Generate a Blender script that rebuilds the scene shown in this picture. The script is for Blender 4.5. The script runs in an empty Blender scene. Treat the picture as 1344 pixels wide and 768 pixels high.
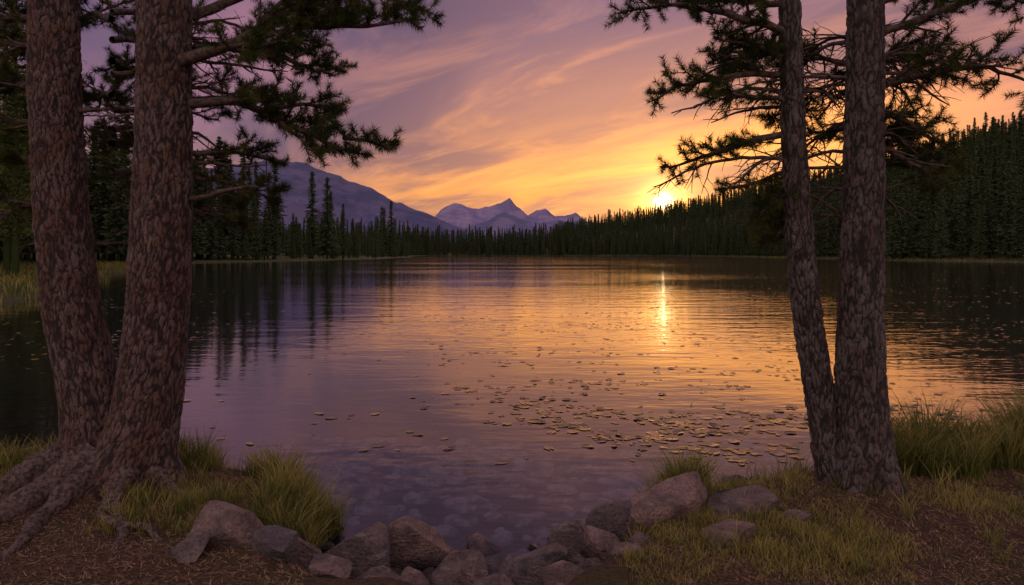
import bpy, bmesh, math, random
import numpy as np
from mathutils import Vector, noise

R = np.random.default_rng(11)
random.seed(11)
scene = bpy.context.scene
SUN_AZ = math.radians(12.5)
SUN_EL = math.radians(4.15)
CAM_H = 1.9

# ------------------------------------------------------------------ helpers
def link(o):
    scene.collection.objects.link(o); return o

def mesh_np(name, verts, tris=None, quads=None, smooth=False, mat=None, tint=None):
    verts = np.asarray(verts, dtype=np.float32).reshape(-1, 3)
    me = bpy.data.meshes.new(name)
    idx = []; starts = []; off = 0
    if quads is not None and len(quads):
        q = np.asarray(quads, dtype=np.int32); idx.append(q.ravel())
        starts.append(off + 4*np.arange(len(q))); off += q.size
    if tris is not None and len(tris):
        t = np.asarray(tris, dtype=np.int32); idx.append(t.ravel())
        starts.append(off + 3*np.arange(len(t))); off += t.size
    idx = np.concatenate(idx).astype(np.int32); starts = np.concatenate(starts).astype(np.int32)
    me.vertices.add(len(verts)); me.vertices.foreach_set("co", verts.ravel())
    me.loops.add(len(idx)); me.loops.foreach_set("vertex_index", idx)
    me.polygons.add(len(starts)); me.polygons.foreach_set("loop_start", starts)
    try:
        tot = np.diff(np.append(starts, len(idx))).astype(np.int32)
        me.polygons.foreach_set("loop_total", tot)
    except Exception:
        pass
    me.update(calc_edges=True)
    me.validate()
    me.polygons.foreach_set("use_smooth", np.full(len(me.polygons), smooth, dtype=bool))
    if tint is not None:
        a = me.attributes.new("tint", 'FLOAT', 'POINT')
        a.data.foreach_set("value", np.asarray(tint, dtype=np.float32))
    if mat is not None: me.materials.append(mat)
    me.update()
    return me

def obj(name, me, parent=None, loc=None):
    o = bpy.data.objects.new(name, me); link(o)
    if parent: o.parent = parent
    if loc is not None: o.location = loc
    return o

def _h(ix, iy, s):
    n = (ix.astype(np.int64)*374761393 + iy.astype(np.int64)*668265263 + s*974711) & 0x7fffffff
    n = ((n ^ (n >> 13))*1274126177) & 0x7fffffff
    n = (n ^ (n >> 16)) & 0xffff
    return n/65535.0
def vn(x, y, s=0):
    x = np.asarray(x, float); y = np.asarray(y, float)
    ix = np.floor(x); iy = np.floor(y); fx = x-ix; fy = y-iy
    fx = fx*fx*(3-2*fx); fy = fy*fy*(3-2*fy)
    a = _h(ix, iy, s); b = _h(ix+1, iy, s); c = _h(ix, iy+1, s); d = _h(ix+1, iy+1, s)
    return (a*(1-fx)+b*fx)*(1-fy)+(c*(1-fx)+d*fx)*fy
def fbm(x, y, o=4, s=0):
    t = 0; a = .5; n = 0
    for i in range(o):
        t = t + a*vn(x*2**i+17.3*i, y*2**i-9.1*i, s+i); n += a; a *= .5
    return t/n
def sst(a, b, x):
    t = np.clip((x-a)/(b-a), 0, 1); return t*t*(3-2*t)

# ------------------------------------------------------------------ materials
def newmat(name):
    m = bpy.data.materials.new(name); m.use_nodes = True
    nt = m.node_tree; nt.nodes.clear()
    out = nt.nodes.new('ShaderNodeOutputMaterial')
    return m, nt, out
class NB:
    def __init__(s, nt): s.nt = nt
    def set(s, sock, v):
        if isinstance(v, bpy.types.NodeSocket): s.nt.links.new(v, sock)
        elif v is not None:
            if isinstance(v, tuple) and len(v) == 3 and sock.type == 'RGBA': v = v+(1,)
            sock.default_value = v
    def math(s, op, a, b=None, c=None, clamp=False):
        nd = s.nt.nodes.new('ShaderNodeMath'); nd.operation = op; nd.use_clamp = clamp
        s.set(nd.inputs[0], a)
        if b is not None: s.set(nd.inputs[1], b)
        if c is not None: s.set(nd.inputs[2], c)
        return nd.outputs[0]
    def vmath(s, op, a, b=None):
        nd = s.nt.nodes.new('ShaderNodeVectorMath'); nd.operation = op
        s.set(nd.inputs[0], a)
        if b is not None: s.set(nd.inputs[1], b)
        return nd.outputs['Value'] if op in ('DOT_PRODUCT', 'LENGTH') else nd.outputs[0]
    def rng(s, v, a, b, c=0., d=1., smooth=True):
        nd = s.nt.nodes.new('ShaderNodeMapRange')
        nd.interpolation_type = 'SMOOTHSTEP' if smooth else 'LINEAR'
        s.set(nd.inputs[0], v)
        for i, q in enumerate((a, b, c, d)): nd.inputs[i+1].default_value = q
        return nd.outputs[0]
    def mix(s, f, a, b, mode='MIX'):
        nd = s.nt.nodes.new('ShaderNodeMix'); nd.data_type = 'RGBA'; nd.blend_type = mode
        s.set(nd.inputs[0], f); s.set(nd.inputs[6], a); s.set(nd.inputs[7], b)
        return nd.outputs[2]
    def ramp(s, f, stops):
        nd = s.nt.nodes.new('ShaderNodeValToRGB'); cr = nd.color_ramp
        while len(cr.elements) < len(stops): cr.elements.new(0.5)
        for e, (p, c) in zip(cr.elements, stops):
            e.position = p; e.color = c+(1,) if len(c) == 3 else c
        s.set(nd.inputs[0], f); return nd.outputs[0]
    def noise(s, vec, scale, detail=4, rough=.5, dist=0.):
        nd = s.nt.nodes.new('ShaderNodeTexNoise')
        s.set(nd.inputs['Vector'], vec); nd.inputs['Scale'].default_value = scale
        nd.inputs['Detail'].default_value = detail; nd.inputs['Roughness'].default_value = rough
        nd.inputs['Distortion'].default_value = dist
        return nd.outputs[0]
    def mapping(s, vec, scale=(1, 1, 1), rot=(0, 0, 0), loc=(0, 0, 0)):
        nd = s.nt.nodes.new('ShaderNodeMapping')
        s.set(nd.inputs[0], vec); nd.inputs['Scale'].default_value = scale
        nd.inputs['Rotation'].default_value = rot; nd.inputs['Location'].default_value = loc
        return nd.outputs[0]
    def rotscale(s, vec, ang, scale, loc=(0, 0, 0)):
        return s.mapping(s.mapping(vec, rot=(0, 0, ang)), scale, (0, 0, 0), loc)
    def pos(s): return s.nt.nodes.new('ShaderNodeNewGeometry').outputs['Position']
    def attr(s, name):
        nd = s.nt.nodes.new('ShaderNodeAttribute'); nd.attribute_name = name; return nd.outputs['Fac']
    def bump(s, h, strength=.5, dist=.01):
        nd = s.nt.nodes.new('ShaderNodeBump'); s.set(nd.inputs['Height'], h)
        nd.inputs['Strength'].default_value = strength; nd.inputs['Distance'].default_value = dist
        return nd.outputs[0]
    def bsdf(s, col, rough=.8, normal=None, spec=.3):
        nd = s.nt.nodes.new('ShaderNodeBsdfPrincipled')
        s.set(nd.inputs['Base Color'], col); s.set(nd.inputs['Roughness'], rough)
        nd.inputs['Specular IOR Level'].default_value = spec
        if normal is not None: s.set(nd.inputs['Normal'], normal)
        return nd.outputs[0]

def mat_bark(name, dark, mid, light):
    m, nt, out = newmat(name); b = NB(nt)
    p = b.pos()
    n0 = b.noise(b.mapping(p, (70, 70, 26)), 1, 3, .7)
    n1 = b.noise(p, 4, 4, .65); n2 = b.noise(p, 150, 3, .7)
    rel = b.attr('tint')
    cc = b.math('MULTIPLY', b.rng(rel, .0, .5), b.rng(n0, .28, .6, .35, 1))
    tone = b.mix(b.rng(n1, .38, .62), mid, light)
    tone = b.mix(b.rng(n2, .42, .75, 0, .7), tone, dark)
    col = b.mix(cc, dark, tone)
    h = b.math('ADD', b.math('MULTIPLY', n2, .6), b.math('MULTIPLY', n0, 1.2))
    nt.links.new(b.bsdf(col, .82, b.bump(h, 1.0, .024), .35), out.inputs[0])
    return m

def mat_leaf(name, c0, c1, c2, trans=.25, rough=.6, spec=.0):
    m, nt, out = newmat(name); b = NB(nt)
    t = b.attr('tint')
    col = b.ramp(t, [(0, c0), (.5, c1), (1, c2)])
    if spec > 0: p = b.bsdf(col, rough, None, spec)
    else:
        df = nt.nodes.new('ShaderNodeBsdfDiffuse'); b.set(df.inputs[0], col); p = df.outputs[0]
    if trans <= 0:
        nt.links.new(p, out.inputs[0]); return m
    tr = nt.nodes.new('ShaderNodeBsdfTranslucent'); b.set(tr.inputs[0], col)
    mx = nt.nodes.new('ShaderNodeMixShader'); mx.inputs[0].default_value = trans
    nt.links.new(p, mx.inputs[1]); nt.links.new(tr.outputs[0], mx.inputs[2])
    nt.links.new(mx.outputs[0], out.inputs[0])
    return m

M_barkL = mat_bark('bark_red', (.026, .013, .010), (.20, .092, .060), (.26, .160, .125))
M_barkR = mat_bark('bark_grey', (.024, .015, .013), (.165, .098, .076), (.22, .165, .142))
def mat_simple(name, c1, c2, scale=20, rough=.85):
    m, nt, out = newmat(name); b = NB(nt); p = b.pos()
    n = b.noise(p, scale, 3, .6)
    nt.links.new(b.bsdf(b.mix(b.rng(n, .35, .65), c1, c2), rough, b.bump(n, .5, .01)), out.inputs[0])
    return m
M_twig = mat_simple('twig_bark', (.045, .028, .022), (.13, .078, .055), 30)
M_needle = mat_leaf('pine_needles', (.022, .03, .010), (.055, .066, .018), (.16, .14, .04), .4)
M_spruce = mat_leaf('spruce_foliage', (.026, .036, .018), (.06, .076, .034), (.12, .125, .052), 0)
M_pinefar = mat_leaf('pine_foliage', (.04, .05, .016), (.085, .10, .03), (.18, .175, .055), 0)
M_grass = mat_leaf('grass_blades', (.06, .07, .018), (.13, .145, .032), (.50, .38, .12), .5)
M_litter = mat_leaf('fallen_needles', (.08, .04, .025), (.22, .11, .065), (.38, .24, .14), 0)

def mat_ground():
    m, nt, out = newmat('forest_floor'); b = NB(nt); p = b.pos()
    n1 = b.noise(p, 1.6, 4, .6); n2 = b.noise(p, 38, 4, .75); n3 = b.noise(p, 220, 2, .7)
    litter = b.mix(b.rng(n2, .3, .7), (.035, .019, .013), (.18, .09, .055))
    litter = b.mix(b.rng(n3, .4, .7, 0, .7), litter, (.25, .145, .09))
    green = b.mix(b.rng(n2, .3, .7), (.05, .05, .016), (.13, .12, .038))
    gf = b.math('MAXIMUM', b.rng(n1, .46, .62, 0, .55), b.attr('far'))
    land = b.mix(gf, litter, green)
    nbed = b.noise(p, 5, 4, .6)
    bed = b.mix(b.rng(nbed, .35, .65), (.035, .03, .028), (.10, .085, .075))
    z = nt.nodes.new('ShaderNodeSeparateXYZ'); nt.links.new(p, z.inputs[0])
    wet = b.rng(z.outputs[2], -0.01, .07)
    col = b.mix(wet, bed, land)
    h = b.math('ADD', n2, b.math('MULTIPLY', n3, .6))
    nt.links.new(b.bsdf(col, .9, b.bump(h, 1.0, .05), .15), out.inputs[0])
    return m
M_ground = mat_ground()

def mat_rock():
    m, nt, out = newmat('lake_rock'); b = NB(nt); p = b.pos()
    oi = nt.nodes.new('ShaderNodeObjectInfo').outputs['Random']
    n1 = b.noise(p, 6, 5, .65); n2 = b.noise(p, 60, 4, .7); v = b.noise(b.mapping(p, (9, 9, 34), (.4, .2, 0)), 1, 4, .6)
    c = b.mix(b.rng(n1, .35, .65), (.095, .063, .055), (.25, .17, .145))
    c = b.mix(b.rng(n2, .42, .72, 0, .85), c, (.035, .027, .027))
    c = b.mix(b.rng(v, .52, .7, 0, .55), c, (.33, .25, .215))
    c = b.mix(1.0, c, b.mix(oi, (.68, .68, .74), (1.25, 1.02, .90)), 'MULTIPLY')
    z = nt.nodes.new('ShaderNodeSeparateXYZ'); nt.links.new(p, z.inputs[0])
    dry = b.rng(b.math('ADD', z.outputs[2], b.math('MULTIPLY', n1, .06)), .05, .12)
    c = b.mix(dry, b.mix(1.0, c, (.36, .34, .36), 'MULTIPLY'), c)
    rough = b.math('MULTIPLY_ADD', dry, .32, .2)
    h = b.math('ADD', b.math('MULTIPLY', n1, 1.4), b.math('ADD', b.math('MULTIPLY', n2, .6), b.math('MULTIPLY', v, .6)))
    nt.links.new(b.bsdf(c, rough, b.bump(h, 1.0, .045), .5), out.inputs[0])
    return m
M_rock = mat_rock()
M_bedstone = mat_simple('bed_stone', (.08, .065, .06), (.38, .31, .28), 7, .7)

def mat_water():
    m, nt, out = newmat('lake_water'); b = NB(nt); p = b.pos()
    a = b.noise(b.mapping(p, (2.0, 5.0, 1)), 1, 2, .5)
    c = b.noise(b.mapping(p, (.33, 1.0, 1)), 1, 2, .5)
    big = b.noise(b.mapping(p, (.02, .05, 1)), 1, 2, .5)
    amp = b.rng(big, .4, .62, .5, 1.5)
    h = b.math('ADD', b.math('MULTIPLY', a, .0065), b.math('MULTIPLY', c, .018))
    h = b.math('MULTIPLY', h, amp)
    bp = nt.nodes.new('ShaderNodeBump'); b.set(bp.inputs['Height'], h)
    bp.inputs['Strength'].default_value = 1.0; bp.inputs['Distance'].default_value = 1.0
    fr = nt.nodes.new('ShaderNodeFresnel'); fr.inputs[0].default_value = 1.42
    nt.links.new(bp.outputs[0], fr.inputs[1])
    gl = nt.nodes.new('ShaderNodeBsdfGlossy'); gl.inputs['Roughness'].default_value = .06
    gl.inputs['Color'].default_value = (.97, .96, .99, 1)
    nt.links.new(bp.outputs[0], gl.inputs['Normal'])
    tr = nt.nodes.new('ShaderNodeBsdfTransparent'); tr.inputs[0].default_value = (.62, .65, .72, 1)
    mx = nt.nodes.new('ShaderNodeMixShader')
    b.set(mx.inputs[0], b.math('MULTIPLY_ADD', fr.outputs[0], 1.15, .03, clamp=True))
    nt.links.new(tr.outputs[0], mx.inputs[1]); nt.links.new(gl.outputs[0], mx.inputs[2])
    nt.links.new(mx.outputs[0], out.inputs[0])
    return m
M_water = mat_water()

def mat_hazy_mtn(name, c1, c2):  # aerial haze is painted into both base colours
    m, nt, out = newmat(name); b = NB(nt); p = b.pos()
    n = b.noise(b.mapping(p, (.003, .003, .008)), 1, 6, .7)
    df = nt.nodes.new('ShaderNodeBsdfDiffuse'); b.set(df.inputs[0], b.mix(b.rng(n, .42, .58), c1, c2))
    nt.links.new(df.outputs[0], out.inputs[0])
    return m
M_mt1 = mat_hazy_mtn('hazy_mountain_slope', (.09, .085, .155), (.14, .115, .19))
M_mt2 = mat_hazy_mtn('hazy_far_peaks', (.19, .155, .27), (.30, .22, .32))

# ------------------------------------------------------------------ terrain
LAKE = np.array([(-60, 7), (-20, 6.2), (-4, 5.75), (-2.5, 5.6), (-1.75, 5.45), (-1.3, 5.1), (-1.18, 4.6), (-1.12, 4.15),
 (-.7, 3.8), (0, 3.65), (.32, 3.9), (.62, 4.5), (1.1, 4.95), (1.7, 5.3), (2.6, 5.55), (4, 5.9), (8, 6.3), (20, 7), (60, 9), (90, 14),
 (130, 40), (122, 100), (108, 140), (104, 190), (112, 260), (135, 425), (125, 540), (80, 620), (0, 640), (-68, 600), (-75, 520),
 (-60, 420), (-50, 330), (-48, 270), (-49, 220), (-57, 170), (-64, 130), (-54, 100), (-38, 66), (-22, 34), (-19, 26), (-40, 14)], float)
def sdist(x, y):
    x = np.asarray(x, float); y = np.asarray(y, float)
    d2 = np.full(x.shape, 1e18); ins = np.zeros(x.shape, bool)
    n = len(LAKE)
    for i in range(n):
        ax, ay = LAKE[i]; bx, by = LAKE[(i+1) % n]
        ex, ey = bx-ax, by-ay
        t = np.clip(((x-ax)*ex+(y-ay)*ey)/(ex*ex+ey*ey), 0, 1)
        d2 = np.minimum(d2, (x-ax-t*ex)**2+(y-ay-t*ey)**2)
        c = ((ay > y) != (by > y))
        with np.errstate(divide='ignore', invalid='ignore'):
            xi = (bx-ax)*(y-ay)/(by-ay if by != ay else 1e-9)+ax
        ins ^= (c & (x < xi))
    d = np.sqrt(d2)
    r = np.sqrt(x*x+y*y)
    w = np.minimum(r*.05, 6)
    d = np.where(ins, -d, d)
    return d + (fbm(x*1.7, y*1.7, 3, 5)-.5)*.35*np.minimum(1, 12/(r+1)) + (fbm(x*.08, y*.08, 3, 8)-.5)*w*1.2
def terrain(x, y):
    x = np.asarray(x, float); y = np.asarray(y, float)
    d = sdist(x, y); r = np.sqrt(x*x+y*y)
    wd = .38 + r*.02
    land = .29*sst(0, 1, d/wd) + .09*(fbm(x*1.3, y*1.3, 4, 2)-.5)*sst(0, .6, d) + .035*(fbm(x*6, y*6, 4, 3)-.5)*sst(0, .3, d)
    land += .012*np.clip(d, 0, 200)*sst(20, 60, r)
    A = np.interp(x, [-300, -120, -60, -38, 0, 60, 137, 200, 260, 400], [28, 9, 3, 3, 8, 15, 26, 37, 48, 78])
    land += A*sst(5, 130, d)*sst(60, 140, y)*(.9+.25*fbm(x*.02, y*.02, 3, 6))
    land += .10*np.exp(-((x+2.75)**2+(y-4.75)**2)/.5) + .05*np.exp(-((x-2.35)**2+(y-4.6)**2)/.3)
    dd = -d
    bed = -(.07*sst(0, .25, dd)+.10*np.clip(dd, 0, 12)+.03*(fbm(x*2, y*2, 3, 9)-.5)*sst(0, .4, dd))
    return np.where(d > 0, land, bed)
def tz(x, y): return float(terrain(np.array([x]), np.array([y]))[0])

def axis(lo, hi, step, ratio, mx, mn):
    c = list(np.arange(lo, hi+1e-6, step)); s = step; v = c[-1]
    while v < mx: s *= ratio; v += s; c.append(v)
    s = step; v = c[0]; pre = []
    while v > mn: s *= ratio; v -= s; pre.append(v)
    return np.array(pre[::-1]+c)
gx = axis(-4.5, 4.5, .03, 1.04, 14000, -14000)
gy = axis(3.0, 6.4, .03, 1.04, 14000, -3000)
GX, GY = np.meshgrid(gx, gy)
GZ = terrain(GX, GY)
nx, ny = len(gx), len(gy)
ii = np.arange(nx*ny).reshape(ny, nx)
q = np.stack([ii[:-1, :-1], ii[:-1, 1:], ii[1:, 1:], ii[1:, :-1]], -1).reshape(-1, 4)
me = mesh_np('ground', np.stack([GX, GY, GZ], -1), quads=q, smooth=True, mat=M_ground)
fa = me.attributes.new('far', 'FLOAT', 'POINT')
rr = np.sqrt(GX**2+GY**2)
fa.data.foreach_set('value', sst(9, 22, rr).ravel().astype(np.float32))
obj('ground', me)

me = mesh_np('lake_water', [(-150, 3.0, 0), (250, 3.0, 0), (250, 690, 0), (-150, 690, 0)], quads=[(0, 1, 2, 3)], mat=M_water)
obj('lake_water', me)

# ------------------------------------------------------------------ mountains
def mountain(name, prof, ydist, depth, mat, rough, seed, nxs=260, nys=70):
    px = np.array([p[0] for p in prof], float); pz = np.array([p[1] for p in prof], float)
    xs = np.linspace(px[0], px[-1], nxs); ys = np.linspace(-1, 1, nys)
    X, V = np.meshgrid(xs, ys)
    Zr = np.interp(X, px, pz)
    sc = rough
    rid = 1-np.abs(2*fbm(X/sc, (V*depth)/sc, 5, seed)-1)
    fall = 1-np.abs(V)**.9
    Z = Zr*fall*(1+.35*(rid-.8)*sst(0, .3, np.abs(V))*1.5) + (fbm(X/(sc*.16), V*depth/(sc*.16), 4, seed+3)-.5)*Zr*.09
    Z = Z + (rid-.85)*Zr*.30*np.abs(V)
    i2 = np.arange(nxs*nys).reshape(nys, nxs)
    qq = np.stack([i2[:-1, :-1], i2[:-1, 1:], i2[1:, 1:], i2[1:, :-1]], -1).reshape(-1, 4)
    me = mesh_np(name, np.stack([X, ydist+V*depth, Z-5], -1), quads=qq, smooth=False, mat=mat)
    obj(name, me)
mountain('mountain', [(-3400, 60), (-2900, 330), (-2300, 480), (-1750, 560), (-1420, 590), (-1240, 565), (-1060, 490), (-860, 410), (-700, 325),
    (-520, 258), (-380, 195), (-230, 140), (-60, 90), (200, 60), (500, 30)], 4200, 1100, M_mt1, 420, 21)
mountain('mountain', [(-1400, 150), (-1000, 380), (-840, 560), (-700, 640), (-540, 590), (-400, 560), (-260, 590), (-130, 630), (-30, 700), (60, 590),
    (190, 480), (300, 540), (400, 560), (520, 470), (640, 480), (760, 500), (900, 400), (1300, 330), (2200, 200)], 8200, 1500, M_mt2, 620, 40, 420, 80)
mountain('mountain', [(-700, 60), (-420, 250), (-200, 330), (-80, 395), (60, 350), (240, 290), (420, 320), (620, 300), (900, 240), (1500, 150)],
    6300, 900, mat_hazy_mtn('hazy_middle_ridge', (.13, .115, .205), (.20, .16, .25)), 500, 60, 300, 70)  # ridge colours carry painted haze too

# ------------------------------------------------------------------ tree builder
class TB:
    def __init__(s):
        s.v = []; s.q = []; s.nv = 0; s.anch = []
    def tube(s, pts, rad, sides=6):
        P = np.asarray(pts, float); rad = np.asarray(rad, float)
        T = np.gradient(P, axis=0); T /= (np.linalg.norm(T, axis=1)[:, None]+1e-9)
        up = np.array([0, 0, 1.]) if abs(T[0, 2]) < .8 else np.array([1., 0, 0])
        U = np.cross(T, up); U /= (np.linalg.norm(U, axis=1)[:, None]+1e-9); V = np.cross(T, U)
        a = np.linspace(0, 2*np.pi, sides, endpoint=False)
        ring = P[:, None]+rad[:, None, None]*(np.cos(a)[None, :, None]*U[:, None]+np.sin(a)[None, :, None]*V[:, None])
        n = len(P); s.v.append(ring.reshape(-1, 3))
        i2 = s.nv+np.arange(n*sides).reshape(n, sides)
        j = np.roll(i2, -1, axis=1)
        s.q.append(np.stack([i2[:-1], j[:-1], j[1:], i2[1:]], -1).reshape(-1, 4))
        s.nv += n*sides
    def spline(s, W, step):
        W = np.asarray(W, float)
        P = np.vstack([2*W[0]-W[1], W, 2*W[-1]-W[-2]]); out = []
        for i in range(1, len(P)-2):
            n = max(2, int(np.linalg.norm(P[i+1]-P[i])/step))
            for t in np.linspace(0, 1, n, endpoint=False):
                out.append(.5*((2*P[i])+(-P[i-1]+P[i+1])*t+(2*P[i-1]-5*P[i]+4*P[i+1]-P[i+2])*t*t+(-P[i-1]+3*P[i]-3*P[i+1]+P[i+2])*t**3))
        out.append(W[-1]); return np.array(out)
    def needles_on(s, pts, dens, l):
        seg = np.linalg.norm(np.diff(pts, axis=0), axis=1); L = seg.sum()
        n = int(L*dens)
        if n < 1: return
        t = R.random(n)*(len(pts)-1); i = np.minimum(t.astype(int), len(pts)-2); f = (t-i)[:, None]
        p = pts[i]*(1-f)+pts[i+1]*f; d = pts[i+1]-pts[i]; d /= (np.linalg.norm(d, axis=1)[:, None]+1e-9)
        s.anch.append(np.hstack([p, d, np.full((n, 1), l), np.full((n, 1), R.random())]))
    def limb(s, W, r0, Ls=.5, leafy=1., start=.25, dens=650, nl=.06, gap=.085, droop=0., dead=0.):
        P = s.spline(W, .06)
        n = len(P); jit = np.cumsum(R.normal(0, .007, (n, 3)), axis=0); jit -= jit[0]; P = P+jit
        t = np.linspace(0, 1, n)
        s.tube(P, r0*(1-t)**.75+.004, 8)
        L = np.linalg.norm(np.diff(P, axis=0), axis=1).sum()
        k = start; side = 1
        while k < 1.0:
            i = min(int(k*(n-1)), n-2)
            T = P[i+1]-P[i]; T /= np.linalg.norm(T)+1e-9
            lat = np.cross(T, [0, 0, 1.]); lat /= np.linalg.norm(lat)+1e-9
            ang = R.uniform(-.6, .8)
            dirv = T*R.uniform(.35, .9)+side*lat*R.uniform(.6, 1)*math.cos(ang)+np.array([0, 0, 1.])*(math.sin(ang)*.8-droop)
            dirv /= np.linalg.norm(dirv)
            l = Ls*(1.05-.6*k)*R.uniform(.45, 1.15)
            isleaf = R.random() < leafy
            s.branch(P[i], dirv, l, r0*(1-k)**.75*.45+.0035, isleaf, dens, nl, droop)
            side = -side; k += gap/L*R.uniform(.5, 1.5)
        if leafy > .3: s.needles_on(P[-max(3, n//6):], dens, nl)
        return P
    def branch(s, p0, d, l, r, leaf, dens, nl, droop):
        m = max(4, int(l/.06)); pts = [p0]; d = d.copy()
        for i in range(m):
            d = d+R.normal(0, .12, 3)+np.array([0, 0, (.07 if leaf else -.05)-droop*.12]); d /= np.linalg.norm(d)
            pts.append(pts[-1]+d*l/m)
        pts = np.array(pts); s.tube(pts, np.linspace(r, .0022, len(pts)), 5)
        if leaf: s.needles_on(pts[int(m*.4):], dens, nl)
        k = .2; side = 1
        while k < .98:
            i = min(int(k*m), m-1); T = pts[i+1]-pts[i]; T /= np.linalg.norm(T)+1e-9
            rv = R.normal(0, 1, 3); rv[2] *= .65; rv -= T*rv.dot(T); rv /= np.linalg.norm(rv)+1e-9
            dd = T*.7+rv*.75; dd /= np.linalg.norm(dd)
            tl = R.uniform(.07, .20)*(1.1-.4*k)*min(1, l/.3+.3)
            q = [pts[i]]
            for _ in range(3):
                dd = dd+R.normal(0, .12, 3)+np.array([0, 0, .06 if leaf else -.05]); dd /= np.linalg.norm(dd); q.append(q[-1]+dd*tl/3)
            q = np.array(q); s.tube(q, np.linspace(.0032, .0014, 4), 4)
            if leaf: s.needles_on(q[1:] if R.random() < .6 else q, dens*1.15, nl)
            k += (.045 if leaf else .1)/max(l, .1)*R.uniform(.6, 1.4)
    def wood_mesh(s, name, mat):
        return mesh_np(name, np.concatenate(s.v), quads=np.concatenate(s.q), smooth=True, mat=mat)
    def needle_mesh(s, name, mat, width=.0019):
        A = np.concatenate(s.anch)
        p, d, l, tn = A[:, :3], A[:, 3:6], A[:, 6], A[:, 7]
        n = len(A); rv = R.normal(0, 1, (n, 3)); rv -= d*(rv*d).sum(1)[:, None]; rv /= np.linalg.norm(rv, axis=1)[:, None]
        nd = d*R.uniform(.3, 1.1, n)[:, None]+rv; nd[:, 2] += .12; nd /= np.linalg.norm(nd, axis=1)[:, None]
        L = l*R.uniform(.7, 1.2, n)
        w = np.cross(nd, R.normal(0, 1, (n, 3))); w /= np.linalg.norm(w, axis=1)[:, None]; w *= (width*R.uniform(.8, 1.3, n))[:, None]
        v = np.stack([p-w, p+w, p+nd*L[:, None]], 1).reshape(-1, 3)
        tint = np.repeat(np.clip(tn*.7+R.random(n)*.3, 0, 1), 3)
        return mesh_np(name, v, tris=np.arange(n*3).reshape(-1, 3), mat=mat, tint=tint)

def trunk_mesh(name, W, rad, zb, mat, seed, flare=.5, sides=180):
    W = np.asarray(W, float); rad = np.asarray(rad, float)
    zs = np.concatenate([np.arange(zb-.15, 4.0, .0105), np.arange(4.05, W[-1, 2], .12)])
    X = np.interp(zs, W[:, 2], W[:, 0]); Y = np.interp(zs, W[:, 2], W[:, 1]); Rr = np.interp(zs, W[:, 2], rad)
    k = 25; ker = np.ones(k)/k
    Xs = np.convolve(np.pad(X, k//2, mode='edge'), ker, 'valid'); Ys = np.convolve(np.pad(Y, k//2, mode='edge'), ker, 'valid')
    Rs = np.convolve(np.pad(Rr, k//2, mode='edge'), ker, 'valid')
    th = np.linspace(0, 2*np.pi, sides, endpoint=False)
    V = np.zeros((len(zs), sides, 3)); TN = np.full((len(zs), sides), .6)
    for i, z in enumerate(zs):
        fl = flare*math.exp(-max(z-zb, 0)/.13)
        for j, t in enumerate(th):
            c, s_ = math.cos(t), math.sin(t)
            lob = 1+fl*(.55+.45*math.sin(t*3+seed)+.25*math.sin(5*t+seed*2))
            r = Rs[i]*lob*(1+.035*noise.noise(Vector((c*1.5, s_*1.5, z*1.1+seed))))
            if z < 4.0:
                q = Vector((c*Rs[i]*31+seed, s_*Rs[i]*31, z*10.5))
                q += Vector((noise.noise(q*.7), noise.noise(q*.7+Vector((7, 3, 1))), noise.noise(q*.7+Vector((1, 9, 4)))))*.8
                q2 = q*2.1
                q += Vector((noise.noise(q2), noise.noise(q2+Vector((7, 3, 1))), noise.noise(q2+Vector((1, 9, 4)))))*.28
                dd = noise.voronoi(q)[0]
                e = min(dd[1]-dd[0], .42)/.42
                hh = .5+.7*noise.noise(q*.45)
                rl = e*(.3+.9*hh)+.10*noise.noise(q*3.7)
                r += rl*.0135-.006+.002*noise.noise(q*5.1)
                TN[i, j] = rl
            V[i, j] = (Xs[i]+c*r, Ys[i]+s_*r, z)
    n = len(zs); i2 = np.arange(n*sides).reshape(n, sides); jn = np.roll(i2, -1, axis=1)
    qd = np.stack([i2[:-1], jn[:-1], jn[1:], i2[1:]], -1).reshape(-1, 4)
    return mesh_np(name, V, quads=qd, smooth=True, mat=mat, tint=TN.ravel())

def root_mesh(name, roots, mat):
    vs = []; qs = []; nv = 0
    for W, r0, r1 in roots:
        tb = TB(); W3 = []
        for (x, y, up) in W: W3.append((x, y, tz(x, y)+up))
        P = tb.spline(W3, .02); n = len(P)
        jit = np.array([[noise.noise(Vector((i*.16, r0*50, k*9.))) for k in range(3)] for i in range(n)])
        P = P+jit*.03*np.linspace(.2, 1, n)[:, None]
        rad = (r1+(r0-r1)*(1-np.linspace(0, 1, n))**1.4)*(1+.12*np.sin(np.arange(n)*.35+r0*90))*(1+R.normal(0, .02, n))
        tb.tube(P, rad, 22)
        v = tb.v[0]
        nn = np.array([noise.noise(Vector(p)*14)+.5*noise.noise(Vector((p[0]*60, p[1]*60, p[2]*60))) for p in v])
        c = np.repeat(P, 22, axis=0); dn = v-c
        v = c+dn*(1+.24*nn)[:, None]
        vs.append(v); qs.append(tb.q[0]+nv); nv += len(v)
    return mesh_np(name, np.concatenate(vs), quads=np.concatenate(qs), smooth=True, mat=mat)

def empty(name, loc=(0, 0, 0)):
    o = bpy.data.objects.new(name, None); link(o); o.location = loc; return o

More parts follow.
